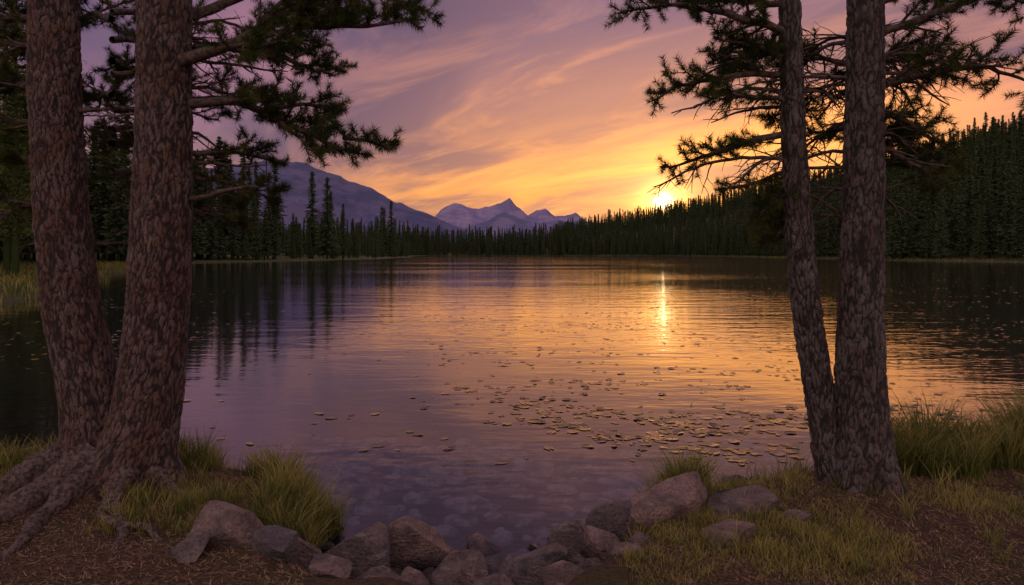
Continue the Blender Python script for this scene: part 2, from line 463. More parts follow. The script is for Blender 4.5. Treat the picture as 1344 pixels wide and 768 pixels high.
# ---------------- left pine (two stems)
zl = tz(-2.7, 4.7)
eL = empty('pine_tree')
wA = [(-2.66, 4.68, zl-.2), (-2.61, 4.68, .45), (-2.53, 4.7, .75), (-2.48, 4.7, 1.02), (-2.436, 4.7, 1.55), (-2.415, 4.7, 2.07), (-2.40, 4.7, 2.6), (-2.394, 4.7, 3.12), (-2.39, 4.7, 3.65), (-2.35, 4.75, 6), (-2.3, 4.8, 10)]
rA = [.27, .25, .225, .208, .198, .192, .183, .176, .172, .13, .03]
wB = [(-2.93, 4.85, zl-.2), (-2.94, 4.85, .45), (-2.96, 4.85, .75), (-3.01, 4.85, 1.0), (-3.14, 4.86, 1.54), (-3.21, 4.88, 2.08), (-3.26, 4.9, 2.62), (-3.30, 4.92, 3.16), (-3.32, 4.95, 3.7), (-3.45, 5, 6), (-3.6, 5.2, 9.5)]
rB = [.26, .235, .215, .20, .182, .174, .167, .163, .158, .115, .03]
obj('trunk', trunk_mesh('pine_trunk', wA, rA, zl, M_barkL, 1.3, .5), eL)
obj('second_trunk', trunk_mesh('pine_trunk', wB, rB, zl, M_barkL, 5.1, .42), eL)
roots = [([(-2.8, 4.6, .16), (-2.93, 4.4, .07), (-3.05, 4.15, .02), (-3.2, 3.9, .01), (-3.45, 3.7, .0), (-3.7, 3.5, -.05)], .13, .028),
 ([(-2.72, 4.55, .14), (-2.79, 4.3, .05), (-2.80, 4.05, .01), (-2.72, 3.8, .01), (-2.70, 3.5, -.04)], .10, .022),
 ([(-2.55, 4.55, .13), (-2.52, 4.35, .05), (-2.42, 4.15, .02), (-2.27, 3.96, .02), (-2.17, 3.78, .0), (-2.15, 3.6, -.05)], .085, .02),
 ([(-2.52, 4.2, .01), (-2.44, 4.05, .035), (-2.3, 3.95, .045), (-2.12, 3.92, .035), (-1.98, 3.82, .01), (-1.93, 3.68, -.05)], .026, .018),
 ([(-3.1, 4.75, .14), (-3.35, 4.55, .04), (-3.7, 4.4, .0), (-4.1, 4.3, -.05)], .12, .03),
 ([(-2.9, 4.45, .05), (-3.1, 4.28, .01), (-3.3, 4.2, .01), (-3.6, 4.05, -.05)], .05, .02),
 ([(-3.0, 4.3, .0), (-3.05, 4.0, .01), (-2.98, 3.75, .01), (-3.05, 3.5, -.04)], .03, .018),
 ([(-2.45, 4.62, .10), (-2.22, 4.52, .0), (-2.0, 4.46, -.06)], .08, .02)]
obj('roots', root_mesh('pine_roots', roots, mat_simple('root_bark', (.03, .018, .014), (.13, .08, .06), 40)), eL)
tb = TB()
DN = 900
tb.limb([(-2.3, 4.65, 3.2), (-1.95, 4.6, 3.28), (-1.72, 4.65, 3.42), (-1.52, 4.7, 3.66), (-1.3, 4.8, 3.95)], .045, .55, 1, .45, DN)
tb.limb([(-1.85, 4.62, 3.32), (-1.45, 4.7, 3.42), (-1.0, 4.75, 3.48), (-.66, 4.8, 3.54)], .024, .5, 1, .1, DN, gap=.07)
tb.limb([(-1.6, 4.66, 3.52), (-1.3, 4.8, 3.70), (-.95, 4.9, 3.74), (-.62, 4.95, 3.68)], .02, .5, 1, .1, DN, gap=.07)
tb.limb([(-1.95, 4.62, 3.28), (-1.6, 4.5, 3.26), (-1.25, 4.45, 3.28)], .016, .42, 1, .15, DN)
tb.limb([(-2.25, 4.7, 2.93), (-1.9, 4.75, 2.97), (-1.55, 4.8, 2.83), (-1.25, 4.85, 2.72), (-1.02, 4.9, 2.66)], .032, .48, 1, .2, DN, gap=.07)
tb.limb([(-1.75, 4.78, 2.90), (-1.5, 4.9, 2.98), (-1.2, 5.0, 2.95)], .015, .42, 1, .1, DN)
tb.limb([(-1.65, 4.78, 2.86), (-1.45, 4.7, 2.7), (-1.3, 4.7, 2.56)], .012, .36, 1, .1, DN)
tb.limb([(-1.2, 4.85, 2.72), (-1.0, 4.85, 2.70), (-.88, 4.85, 2.64)], .01, .34, 1, .1, DN)
tb.limb([(-2.25, 4.72, 2.28), (-1.98, 4.7, 2.33), (-1.72, 4.7, 2.37)], .018, .22, .15, .3)
tb.limb([(-2.3, 4.85, 2.25), (-2.1, 5.0, 2.18), (-1.95, 5.15, 2.08)], .014, .34, 1, .2, DN)
tb.limb([(-2.3, 4.9, 2.45), (-2.05, 5.1, 2.42), (-1.8, 5.3, 2.3)], .014, .38, .9, .2, DN)
tb.limb([(-2.25, 4.75, 2.6), (-2.0, 5.0, 2.62), (-1.8, 5.3, 2.6)], .018, .4, .9, .2, DN)
tb.limb([(-2.4, 4.9, 3.35), (-2.15, 5.3, 3.5), (-1.9, 5.9, 3.55), (-1.7, 6.5, 3.6)], .035, .55, 1, .2, DN)
tb.limb([(-2.3, 4.9, 3.6), (-1.9, 5.2, 3.9), (-1.3, 5.4, 4.05), (-.8, 5.6, 4.1)], .035, .6, 1, .2, DN)
tb.limb([(-2.3, 4.9, 3.0), (-2.1, 5.3, 3.1), (-2.0, 5.9, 3.05)], .022, .5, .8, .2, DN)
for z0, dx, dz, lf in [(3.6, -1.1, .1, 1), (3.35, -1.0, .15, 1), (3.1, -1.2, -.05, 1), (2.8, -1.0, .05, .9), (2.5, -.9, .1, .6), (2.2, -.8, -.1, .3)]:
    x0 = -3.3+.08*(3.3-z0)
    tb.limb([(x0, 4.95, z0), (x0+dx*.5, 5.15, z0+dz*.3+.08), (x0+dx, 5.3, z0+dz)], .026, .5, lf, .25, DN)
for z0, dx, dy in [(3.6, -.6, .5), (3.2, .35, .7), (3.3, -.3, 1.0), (2.95, .4, .8), (2.7, -.5, .9), (3.65, .3, .6), (2.5, .3, .9), (3.45, .1, .8), (2.8, 0., 1.1), (3.05, -.7, .9)]:
    tb.limb([(-2.9, 4.95, z0), (-2.9+dx*.5, 4.95+dy*.5, z0+.1), (-2.9+dx, 4.95+dy, z0+.08)], .022, .45, .85, .2, DN)
for i in range(20):
    z0 = R.uniform(1.9, 3.5); a = R.uniform(.0, 2.9); L = R.uniform(.3, .9); x0, y0 = (-2.38, 4.8) if R.random() < .6 else (-3.2, 4.9)
    c, s_ = math.cos(a), math.sin(a)
    tb.limb([(x0, y0, z0), (x0+c*L*.5, y0+s_*L*.5, z0+.03), (x0+c*L, y0+s_*L, z0-R.uniform(-.05, .15))], .012, .34, 0., .2, gap=.1, droop=.1)
for tx, ty in [(-2.37, 4.73), (-3.4, 5.0)]:
    for z0 in np.arange(4.0, 8.8, .4):
        a = R.uniform(0, 2*np.pi); L = R.uniform(1.0, 1.9)*(1-.06*(z0-4))
        c, s_ = math.cos(a), math.sin(a)
        tb.limb([(tx, ty, z0), (tx+c*L*.5, ty+s_*L*.5, z0+.15), (tx+c*L, ty+s_*L, z0+.3)], .03, .5, 1, .3, dens=260, nl=.08, gap=.17)
obj('limbs', tb.wood_mesh('pine_limbs', M_twig), eL)
obj('needles', tb.needle_mesh('pine_needles', M_needle), eL)

# ---------------- right pine (two stems)
zr = tz(2.35, 4.6)
eR = empty('pine_tree')
wC = [(2.385, 4.6, zr-.2), (2.375, 4.6, .5), (2.345, 4.6, 1.04), (2.35, 4.6, 1.6), (2.365, 4.6, 2.07), (2.38, 4.6, 3.1), (2.385, 4.6, 3.61), (2.45, 4.65, 6), (2.5, 4.7, 9.5)]
rC = [.20, .18, .157, .142, .132, .118, .110, .085, .02]
wD = [(2.27, 4.7, zr-.2), (2.21, 4.7, .45), (2.15, 4.7, .75), (2.10, 4.7, 1.04), (2.02, 4.7, 1.56), (1.975, 4.7, 2.07), (1.945, 4.7, 2.58), (1.925, 4.7, 3.1), (1.91, 4.7, 3.61), (1.85, 4.7, 6), (1.8, 4.75, 8.8)]
rD = [.13, .12, .105, .098, .094, .090, .083, .076, .071, .055, .02]
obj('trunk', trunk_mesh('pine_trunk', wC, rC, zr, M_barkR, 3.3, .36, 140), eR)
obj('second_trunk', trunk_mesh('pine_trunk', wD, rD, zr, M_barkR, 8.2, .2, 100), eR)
tb = TB()
Lr = [
 ([(1.93, 4.7, 3.42), (1.5, 4.6, 3.5), (1.1, 4.7, 3.6), (.74, 4.8, 3.58)], .026, .5, 1, .15),
 ([(1.93, 4.7, 3.6), (1.6, 4.8, 3.7), (1.2, 4.9, 3.72)], .02, .5, 1, .15),
 ([(1.93, 4.7, 3.25), (1.65, 4.75, 3.35), (1.4, 4.8, 3.38)], .016, .42, 1, .15),
 ([(1.93, 4.7, 3.12), (1.55, 4.8, 3.14), (1.2, 4.9, 3.08), (.98, 5.0, 3.02)], .022, .45, 1, .15),
 ([(1.94, 4.7, 2.95), (1.6, 4.65, 2.98), (1.3, 4.6, 3.02)], .016, .38, .9, .15),
 ([(1.96, 4.7, 2.72), (1.62, 4.75, 2.66), (1.3, 4.8, 2.56), (1.05, 4.85, 2.49)], .022, .42, 1, .2),
 ([(1.97, 4.75, 2.5), (1.75, 4.9, 2.42), (1.5, 5.0, 2.4)], .014, .34, .8, .2),
 ([(1.98, 4.7, 2.38), (1.82, 4.75, 2.28), (1.68, 4.8, 2.1)], .014, .34, 1, .15),
 ([(1.98, 4.75, 2.2), (1.88, 4.9, 2.08), (1.8, 5.0, 1.98)], .012, .28, 1, .1),
 ([(2.42, 4.6, 3.0), (2.8, 4.6, 3.12), (3.2, 4.65, 3.16), (3.6, 4.7, 3.05)], .026, .5, .85, .15),
 ([(2.42, 4.6, 2.9), (2.8, 4.7, 2.74), (3.1, 4.8, 2.60)], .02, .45, .9, .15),
 ([(2.42, 4.6, 3.35), (2.8, 4.5, 3.5), (3.3, 4.5, 3.6), (3.7, 4.6, 3.5)], .024, .55, 1, .15),
 ([(2.42, 4.6, 3.55), (2.8, 4.7, 3.75), (3.3, 4.8, 3.8)], .024, .5, 1, .15),
 ([(2.42, 4.65, 3.15), (2.7, 4.9, 3.3), (3.1, 5.1, 3.35), (3.5, 5.3, 3.3)], .022, .5, 1, .15),
 ([(2.40, 4.6, 2.65), (2.7, 4.7, 2.5), (2.95, 4.8, 2.32)], .018, .4, .6, .2),
 ([(2.40, 4.7, 2.85), (2.6, 5.0, 2.8), (2.9, 5.3, 2.78), (3.3, 5.5, 2.85)], .02, .5, .9, .15),
 ([(2.40, 4.7, 2.5), (2.65, 4.9, 2.55), (3.0, 5.1, 2.6), (3.4, 5.2, 2.55)], .018, .42, .6, .2),
 ([(2.38, 4.7, 3.2), (2.25, 5.0, 3.3), (2.1, 5.3, 3.35)], .018, .4, .9, .2),
 ([(2.36, 4.7, 2.8), (2.22, 4.95, 2.75), (2.1, 5.2, 2.6)], .014, .36, .5, .2),
 ([(1.95, 4.75, 2.9), (2.05, 5.0, 2.95), (2.2, 5.3, 3.0)], .014, .36, .7, .2),
 ([(1.95, 4.75, 3.3), (1.8, 5.1, 3.4), (1.6, 5.5, 3.5)], .018, .42, 1, .2),
]
for W, r0, Ls, lf, st in Lr: tb.limb(W, r0, Ls, lf, st, dens=820, nl=.052, gap=.07, droop=.05)
for i in range(44):
    z0 = R.uniform(2.1, 3.6); onC = R.random() < .6
    x0, y0 = (2.38, 4.62) if onC else (1.95, 4.7)
    a = R.uniform(-.2, 3.3); L = R.uniform(.35, .95); c, s_ = math.cos(a), abs(math.sin(a))*.9
    tb.limb([(x0, y0, z0), (x0+c*L*.5, y0+s_*L*.5, z0+.02), (x0+c*L, y0+s_*L, z0-R.uniform(.0, .2))], .011, .38, 0., .15, gap=.07, droop=.15)
for tx, ty in [(2.43, 4.63), (1.87, 4.7)]:
    for z0 in np.arange(3.95, 8.4, .42):
        a = R.uniform(0, 2*np.pi); L = R.uniform(.9, 1.7)*(1-.06*(z0-4)); c, s_ = math.cos(a), math.sin(a)
        tb.limb([(tx, ty, z0), (tx+c*L*.5, ty+s_*L*.5, z0+.1), (tx+c*L, ty+s_*L, z0+.2)], .024, .5, 1, .3, dens=260, nl=.08, gap=.17)
obj('limbs', tb.wood_mesh('pine_limbs', M_twig), eR)
obj('needles', tb.needle_mesh('pine_needles', M_needle), eR)

# ------------------------------------------------------------------ distant conifers
def conifer(name, H, Rm, seed, mat, pine=False):
    g = np.random.default_rng(seed)
    tbk = TB(); tbk.tube([(0, 0, -1), (0, 0, H*.5), (g.normal(0, .1), g.normal(0, .1), H)], [H*.013, H*.008, .02], 6)
    z = H*(.10 if not pine else .16)
    C = []; S = []; D = []; TN = []
    while z < H*.99:
        f = 1-z/H
        Lmax = Rm*(f**.75)*(.9+.25*g.random()) if not pine else Rm*math.sin(min(1, f*1.1+.12)*math.pi*.8)**.7*g.uniform(.5, 1.15)
        nb = 6 if not pine else 5
        for k in range(nb):
            a = g.uniform(0, 2*np.pi); L = max(.15, Lmax*g.uniform(.55, 1.12))
            if g.random() < .08: continue
            m = max(2, int(L/(.36 if not pine else .3)))
            br = g.random()
            if pine:
                tbk.tube([(0, 0, z), (math.cos(a)*L*.5, math.sin(a)*L*.5, z+.1*L), (math.cos(a)*L, math.sin(a)*L, z+.25*L)], [.05, .03, .01], 4)
            for j in range(m):
                t = (j+.6)/m
                if pine and t < .35: continue
                sg = .30*(1.15-.5*t)*(1 if not pine else .75)
                for _ in range(3 if not pine else 16):
                    C.append((math.cos(a)*L*t+g.normal(0, .12 if not pine else .24), math.sin(a)*L*t+g.normal(0, .12 if not pine else .24), z+(-.32*L*t+.12*L*t*t if not pine else .25*L*t)+g.normal(0, .08 if not pine else .14)))
                    D.append((math.cos(a)+g.normal(0, .45), math.sin(a)+g.normal(0, .45), -.35+g.normal(0, .3) if not pine else g.normal(.2, .5)))
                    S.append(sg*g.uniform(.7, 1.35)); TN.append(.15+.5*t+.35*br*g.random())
        z += H/44
    for _ in range(8):
        C.append((g.normal(0, .03), g.normal(0, .03), H*g.uniform(.965, 1.0))); D.append((g.normal(0, .2), g.normal(0, .2), 1)); S.append(.3); TN.append(.5)
    tv = np.concatenate(tbk.v); tq = np.concatenate(tbk.q)
    C = np.array(C); D = np.array(D); S = np.array(S); D /= np.linalg.norm(D, axis=1)[:, None]
    w = np.cross(D, g.normal(0, 1, D.shape)); w /= np.linalg.norm(w, axis=1)[:, None]
    wf = .42 if not pine else .2
    S = S*(1.5 if not pine else 1.0)
    v = np.stack([C-w*S[:, None]*wf-D*S[:, None]*.4, C+w*S[:, None]*wf-D*S[:, None]*.4, C+D*S[:, None]], 1).reshape(-1, 3)
    allv = np.vstack([v, tv]); tr = np.arange(len(v)).reshape(-1, 3)
    return mesh_np(name, allv, tris=tr, quads=tq+len(v), mat=mat, tint=np.concatenate([np.repeat(np.clip(TN, 0, 1), 3), np.zeros(len(tv))]))
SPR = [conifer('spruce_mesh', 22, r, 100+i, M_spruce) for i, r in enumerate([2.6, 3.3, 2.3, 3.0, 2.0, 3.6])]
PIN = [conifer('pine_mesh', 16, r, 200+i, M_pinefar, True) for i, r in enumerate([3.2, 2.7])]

def gn_instances(name, pts, rots, scales, meshes):
    col = bpy.data.collections.new(name+'_parts')
    for i, m in enumerate(meshes):
        col.objects.link(bpy.data.objects.new(name+'_part', m))
    me = bpy.data.meshes.new(name); me.vertices.add(len(pts)); me.vertices.foreach_set('co', np.asarray(pts, np.float32).ravel())
    a = me.attributes.new('rot', 'FLOAT_VECTOR', 'POINT'); a.data.foreach_set('vector', np.asarray(rots, np.float32).ravel())
    a = me.attributes.new('scl', 'FLOAT_VECTOR', 'POINT'); a.data.foreach_set('vector', np.asarray(scales, np.float32).ravel())
    me.update()
    o = obj(name, me)
    ng = bpy.data.node_groups.new(name+'_gn', 'GeometryNodeTree')
    ng.interface.new_socket('Geometry', in_out='INPUT', socket_type='NodeSocketGeometry')
    ng.interface.new_socket('Geometry', in_out='OUTPUT', socket_type='NodeSocketGeometry')
    N = ng.nodes; gi = N.new('NodeGroupInput'); go = N.new('NodeGroupOutput')
    ci = N.new('GeometryNodeCollectionInfo'); ci.inputs[0].default_value = col
    ci.inputs['Separate Children'].default_value = True; ci.inputs['Reset Children'].default_value = True
    ip = N.new('GeometryNodeInstanceOnPoints'); ip.inputs['Pick Instance'].default_value = True
    def na(nm):
        x = N.new('GeometryNodeInputNamedAttribute'); x.data_type = 'FLOAT_VECTOR'; x.inputs[0].default_value = nm
        return [s for s in x.outputs if s.enabled][0]
    L = ng.links
    L.new(gi.outputs[0], ip.inputs['Points']); L.new(ci.outputs[0], ip.inputs['Instance'])
    L.new(na('rot'), ip.inputs['Rotation']); L.new(na('scl'), ip.inputs['Scale'])
    L.new(ip.outputs[0], go.inputs[0])
    md = o.modifiers.new('scatter', 'NODES'); md.node_group = ng
    return o

def scatter(xr, yr, sp):
    xs = np.arange(xr[0], xr[1], sp); ys = np.arange(yr[0], yr[1], sp)
    X, Y = np.meshgrid(xs, ys); X = X.ravel()+R.uniform(-.48, .48, X.size)*sp; Y = Y.ravel()+R.uniform(-.48, .48, Y.size)*sp
    return X, Y
X1, Y1 = scatter((-300, 420), (45, 760), 5.0)
d1 = sdist(X1, Y1)
keep = (d1 > 3) & (d1 < 30) & (np.abs(X1) < .9*Y1+22)
X2, Y2 = scatter((-420, 560), (60, 900), 9.5)
d2 = sdist(X2, Y2)
keep2 = (d2 >= 30) & (d2 < np.where(X2 > 50, 260, 110)) & (np.abs(X2) < .9*Y2+22)
X = np.concatenate([X1[keep], X2[keep2]]); Y = np.concatenate([Y1[keep], Y2[keep2]]); D_ = np.concatenate([d1[keep], d2[keep2]])
m = ~((X < 0) & (Y < 110) & (D_ < 14)) & ~((X < 0) & (Y > 185) & (Y < 560) & (X > -75-.02*Y) & (R.random(len(X)) < .35))
X, Y, D_ = X[m], Y[m], D_[m]
Z = terrain(X, Y)
hs = .72+.5*(fbm(X*.03, Y*.03, 3, 12))*R.uniform(.6, 1.35, len(X)) + R.normal(0, .10, len(X))
hs = np.where((X < 0) & (Y > 185) & (Y < 590), hs*.52, hs)
hs = np.where(D_ < 7, hs*R.uniform(.35, .95, len(X)), hs)
hs = np.clip(hs, .25, 1.5)
wid = hs*R.uniform(.85, 1.35, len(X))
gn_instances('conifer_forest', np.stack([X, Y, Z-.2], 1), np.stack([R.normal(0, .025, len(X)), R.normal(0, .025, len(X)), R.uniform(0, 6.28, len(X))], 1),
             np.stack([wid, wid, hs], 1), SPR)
for i, (x, y, s) in enumerate([(-60, 205, 1.2), (-55.5, 205, 1.12), (-59, 222, 1.0), (-66, 190, 1.25), (-70, 178, 1.3), (-63, 180, .85), (-60, 320, 1.05), (-57, 322, 1.2), (-63, 330, 1.1),
        (-66, 335, .9), (-55, 318, .8), (-76, 165, 1.2), (-82, 160, 1.3), (-73, 160, 1.0), (-52.5, 212, .8)]):
    o = obj('spruce_tree', SPR[i % 5], loc=(x, y, tz(x, y)-.2)); o.scale = (s*1.25, s*1.25, s); o.rotation_euler = (0, 0, i*1.7)
for i, (x, y, s) in enumerate([(-58, 88, 1.15), (-63, 92, 1.3), (-49, 62, 1.2), (-55, 70, 1.3), (-66, 84, 1.1), (-72, 100, 1.3), (-58, 80, .9), (-76, 118, 1.2), (-48, 54, .9), (-80, 132, 1.2),
        (-32, 44, 1.15), (-37, 50, 1.2), (-31, 38, .95), (-41, 60, 1.25), (-68, 120, 1.25)]):
    o = obj('pine_tree', PIN[i % 2], loc=(x, y, tz(x, y)-.2)); o.scale = (s, s, s); o.rotation_euler = (0, 0, i*2.1)

# ------------------------------------------------------------------ rocks
def ico(sub):
    bm = bmesh.new(); bmesh.ops.create_icosphere(bm, subdivisions=sub, radius=1)
    v = np.array([x.co[:] for x in bm.verts]); f = np.array([[q.index for q in t.verts] for t in bm.faces]); bm.free(); return v, f
IV4, IF4 = ico(5); IV2, IF2 = ico(3)
def rock_shape(seed, V, nplanes=11, rough=.05, lo=.5, hi=.9):
    g = np.random.default_rng(seed); v = V.copy()
    for _ in range(nplanes):
        n = g.normal(0, 1, 3); n /= np.linalg.norm(n); d = g.uniform(lo, hi)
        t = v@n-d; v = v-np.where(t > 0, t*.98, 0)[:, None]*n
    off = Vector((seed*3.1, seed*1.7, 0))
    dn = np.array([noise.fractal(Vector(p)*1.9+off, 1.0, 2.0, 6) for p in v])
    v = v*(1+rough*dn)[:, None]
    return v
rocks = [(-.70, 4.72, .22, .16, .09), (-.57, 4.28, .46, .36, .29), (-.20, 4.38, .24, .18, .12), (.84, 4.95, .34, .22, .13), (1.50, 5.25, .28, .2, .12), (1.72, 5.15, .24, .18, .14),
 (.66, 4.5, .40, .30, .22), (.36, 4.28, .32, .26, .23), (.98, 4.25, .56, .34, .20), (1.42, 4.3, .50, .30, .11), (-.94, 4.02, .48, .34, .26), (-1.30, 4.02, .38, .28, .20), (-1.56, 3.84, .42, .28, .18),
 (-.36, 3.86, .42, .30, .22), (-.07, 3.97, .22, .2, .17), (.13, 3.9, .36, .28, .22), (.38, 3.95, .25, .22, .17), (.57, 4.12, .30, .24, .18), (-1.0, 3.68, .34, .22, .14), (-.68, 3.68, .34, .22, .14),
 (-1.28, 3.64, .26, .2, .12), (1.22, 3.85, .3, .22, .09), (-1.40, 4.24, .2, .18, .11), (2.75, 5.25, .36, .22, .10), (.62, 3.75, .2, .16, .08), (.25, 4.15, .16, .14, .1), (1.05, 4.6, .26, .2, .11),
 (-.17, 4.12, .12, .1, .05), (.3, 3.6, .28, .2, .12), (-.1, 3.6, .3, .2, .14), (.77, 3.98, .22, .18, .10), (1.25, 5.0, .2, .15, .08), (-1.3, 4.55, .16, .12, .08), (1.72, 4.12, .2, .16, .05), (.45, 4.6, .14, .12, .08), (-1.74, 3.66, .24, .2, .10),
 (.16, 4.42, .13, .1, .07), (.9, 4.72, .16, .13, .08), (.50, 4.44, .15, .13, .09), (-.5, 4.04, .14, .12, .08), (1.35, 4.75, .14, .12, .05),
 (-.70, 3.98, .16, .14, .10), (-.55, 3.74, .22, .18, .12), (-.20, 3.72, .2, .17, .12), (.02, 4.14, .15, .12, .07), (.45, 3.76, .22, .18, .11), (-1.08, 4.30, .15, .13, .09), (.82, 4.42, .15, .12, .09), (.3, 4.55, .12, .1, .06), (-.9, 4.42, .12, .1, .06)]
for i, (x, y, w, d, h) in enumerate(rocks):
    v = rock_shape(700+i, IV4, 12, .05, .36, .80)
    ext = v.max(0)-v.min(0)
    v = (v-(v.max(0)+v.min(0))/2)/ext*np.array([w, d, h*1.6])*1.08
    ang = R.uniform(-.5, .5); tilt = R.uniform(-.15, .15)
    me = mesh_np('rock', v, tris=IF4, smooth=True, mat=M_rock)
    z = tz(x, y)
    o = obj('rock', me, loc=(x, y, max(z, -.06)+h*(.34 if z < .1 else .2))); o.rotation_euler = (tilt, R.uniform(-.12, .12), ang)
shapes = [rock_shape(900+i, IV2, 8, .05) for i in range(6)]
def stones(name, P, S, mat):
    vs = []; fs = []; nv = 0
    for (x, y, z), (a, b, c) in zip(P, S):
        v = shapes[R.integers(6)]*np.array([a, b, c]); t = R.uniform(0, 6.28)
        ct, st = math.cos(t), math.sin(t)
        v = np.stack([v[:, 0]*ct-v[:, 1]*st+x, v[:, 0]*st+v[:, 1]*ct+y, v[:, 2]+z], 1)
        vs.append(v); fs.append(IF2+nv); nv += len(v)
    obj(name, mesh_np(name, np.concatenate(vs), tris=np.concatenate(fs), smooth=True, mat=mat))
n = 900
bx = R.uniform(-2.6, 3.2, n); by = R.uniform(3.5, 8.2, n); bd = sdist(bx, by); k = bd < -.05
bx, by = bx[k], by[k]; bz = terrain(bx, by); ss = R.uniform(.04, .15, len(bx))
stones('lakebed_stones', np.stack([bx, by, bz], 1), np.stack([ss, ss*R.uniform(.6, 1, len(ss)), np.minimum(ss*.4, np.maximum(.01, -bz*.6))], 1), M_bedstone)
n = 520
bx = R.uniform(-1.9, 2.2, n); by = R.uniform(3.4, 5.6, n); bd = sdist(bx, by); k = (bd > -.15) & (bd < .18)
bx, by = bx[k], by[k]; bz = terrain(bx, by); ss = .012+.04*R.random(len(bx))**2
stones('shore_pebbles', np.stack([bx, by, bz+ss*.2], 1), np.stack([ss*1.2, ss, ss*.7], 1), M_rock)

# ------------------------------------------------------------------ grass
def blades(name, x, y, h, w, mat, bend=.5, tint=None):
    n = len(x); z = terrain(x, y)-.01; a = R.uniform(0, 2*np.pi, n); f = R.uniform(0, 2*np.pi, n)
    b = np.stack([np.cos(a), np.sin(a), 0*a], 1)*(h*bend*R.uniform(.2, 1.3, n))[:, None]
    s_ = np.stack([np.cos(f), np.sin(f), 0*f], 1)*(w/2)[:, None]
    P0 = np.stack([x, y, z], 1); up = np.stack([0*h, 0*h, h], 1)
    rows = []
    for t, ww in ((0, 1), (.4, .85), (.75, .55)):
        c = P0+up*(t if t < .7 else .72)+b*t*t
        rows += [c-s_*ww, c+s_*ww]
    rows.append(P0+up*R.uniform(.82, 1, n)[:, None]+b)
    V = np.stack(rows, 1).reshape(-1, 3); o = (np.arange(n)*7)[:, None]
    q = np.concatenate([o+np.array([[0, 1, 3, 2]]), o+np.array([[2, 3, 5, 4]])]); t = o+np.array([[4, 5, 6]])
    if tint is None: tint = R.random(n)
    # blades run from darker at the base to paler at the tip
    tt = np.clip(tint[:, None]+np.array([-.25, -.25, -.08, -.08, .10, .10, .25])[None], 0, 1)
    obj(name, mesh_np(name, V, quads=q, tris=t, mat=mat, tint=tt.ravel()))
def tufts(n, xr, yr, dens, per, spread, hr, yel=0.):
    cx = R.uniform(*xr, n); cy = R.uniform(*yr, n); p = dens(cx, cy); k = R.random(n) < p; cx, cy = cx[k], cy[k]; hh = R.uniform(*hr, len(cx))*(.6+.6*np.minimum(p[k], 1))
    x = np.repeat(cx, per)+R.normal(0, spread, len(cx)*per); y = np.repeat(cy, per)+R.normal(0, spread, len(cx)*per)
    h = np.repeat(hh, per)*R.uniform(.45, 1.15, len(x)); t = np.clip(np.repeat(R.random(len(cx)), per)*.5+R.random(len(x))*.4+yel, 0, 1)
    return x, y, h, t
GA = []
def edge(cx, cy, lo, hi): d = sdist(cx, cy); return ((d > lo) & (d < hi)).astype(float)
GA.append(tufts(800, (-2.4, -1.15), (4.1, 5.6), lambda x, y: edge(x, y, .02, .36)*(.10+.8*(fbm(x*2.8, y*2.8, 2, 31) > .5)), 36, .028, (.16, .36), .15))
GA.append(tufts(500, (-2.5, -1.3), (3.9, 5.4), lambda x, y: edge(x, y, .1, 1.4)*(fbm(x*2, y*2, 2, 33) > .55)*.6, 26, .035, (.06, .16), .15))
GA.append(tufts(1100, (-6, -2.2), (4.9, 6.0), lambda x, y: edge(x, y, .02, .7)*.5, 30, .035, (.14, .32), .15))
GA.append(tufts(1700, (2.6, 7.0), (4.9, 6.5), lambda x, y: edge(x, y, -.1, .75)*(.35+.5*(fbm(x*2.2, y*2.2, 2, 37) > .45)), 40, .032, (.34, .60), .08))
GA.append(tufts(340, (1.0, 2.3), (4.3, 5.5), lambda x, y: edge(x, y, .02, .3)*.6, 34, .026, (.12, .28), .15))
GA.append(tufts(60, (.95, 1.3), (4.45, 4.8), lambda x, y: edge(x, y, .0, .5)*.8, 40, .028, (.20, .34), .1))
GA.append(tufts(140, (.7, 4.5), (3.3, 5.2), lambda x, y: edge(x, y, .15, 5)*.6, 26, .03, (.10, .2), .25))
GA.append(tufts(9000, (.6, 5.5), (3.0, 5.6), lambda x, y: edge(x, y, .15, 5)*np.clip((fbm(x*1.6, y*1.6, 3, 41)-.38)*3.4, .05, 1), 14, .035, (.03, .085), .3))
GA.append(tufts(2600, (-4.5, -1.0), (3.0, 5.4), lambda x, y: edge(x, y, .1, 5)*np.clip((fbm(x*1.6, y*1.6, 3, 45)-.48)*4, .02, 1), 14, .035, (.03, .08), .25))
x, y, h, t = [np.concatenate(c) for c in zip(*GA)]
k = sdist(x, y) > -.12; x, y, h, t = x[k], y[k], h[k], t[k]
blades('shore_grass', x, y, h, .003+.0035*h/.3, M_grass, .6, t)
n = 60000
x = R.uniform(-75, -15, n); y = R.uniform(18, 112, n); d = sdist(x, y); k = (d > -.3) & (d < 16) & (np.abs(x) < .9*y+8) & (R.random(n) < np.clip(1.1-d/16, .2, 1))
x, y, d = x[k], y[k], d[k]
blades('meadow_grass', x, y, R.uniform(.25, .6, len(x))*(.7+.6*fbm(x*.3, y*.3, 2, 51)), np.full(len(x), .035), M_grass, .5)
n = 30000
x = R.uniform(95, 160, n); y = R.uniform(110, 500, n); d = sdist(x, y); k = (d > -.3) & (d < 5); x, y = x[k], y[k]
blades('reed_bank', x, y, R.uniform(.4, 1.0, len(x)), np.full(len(x), .09), M_grass, .5)

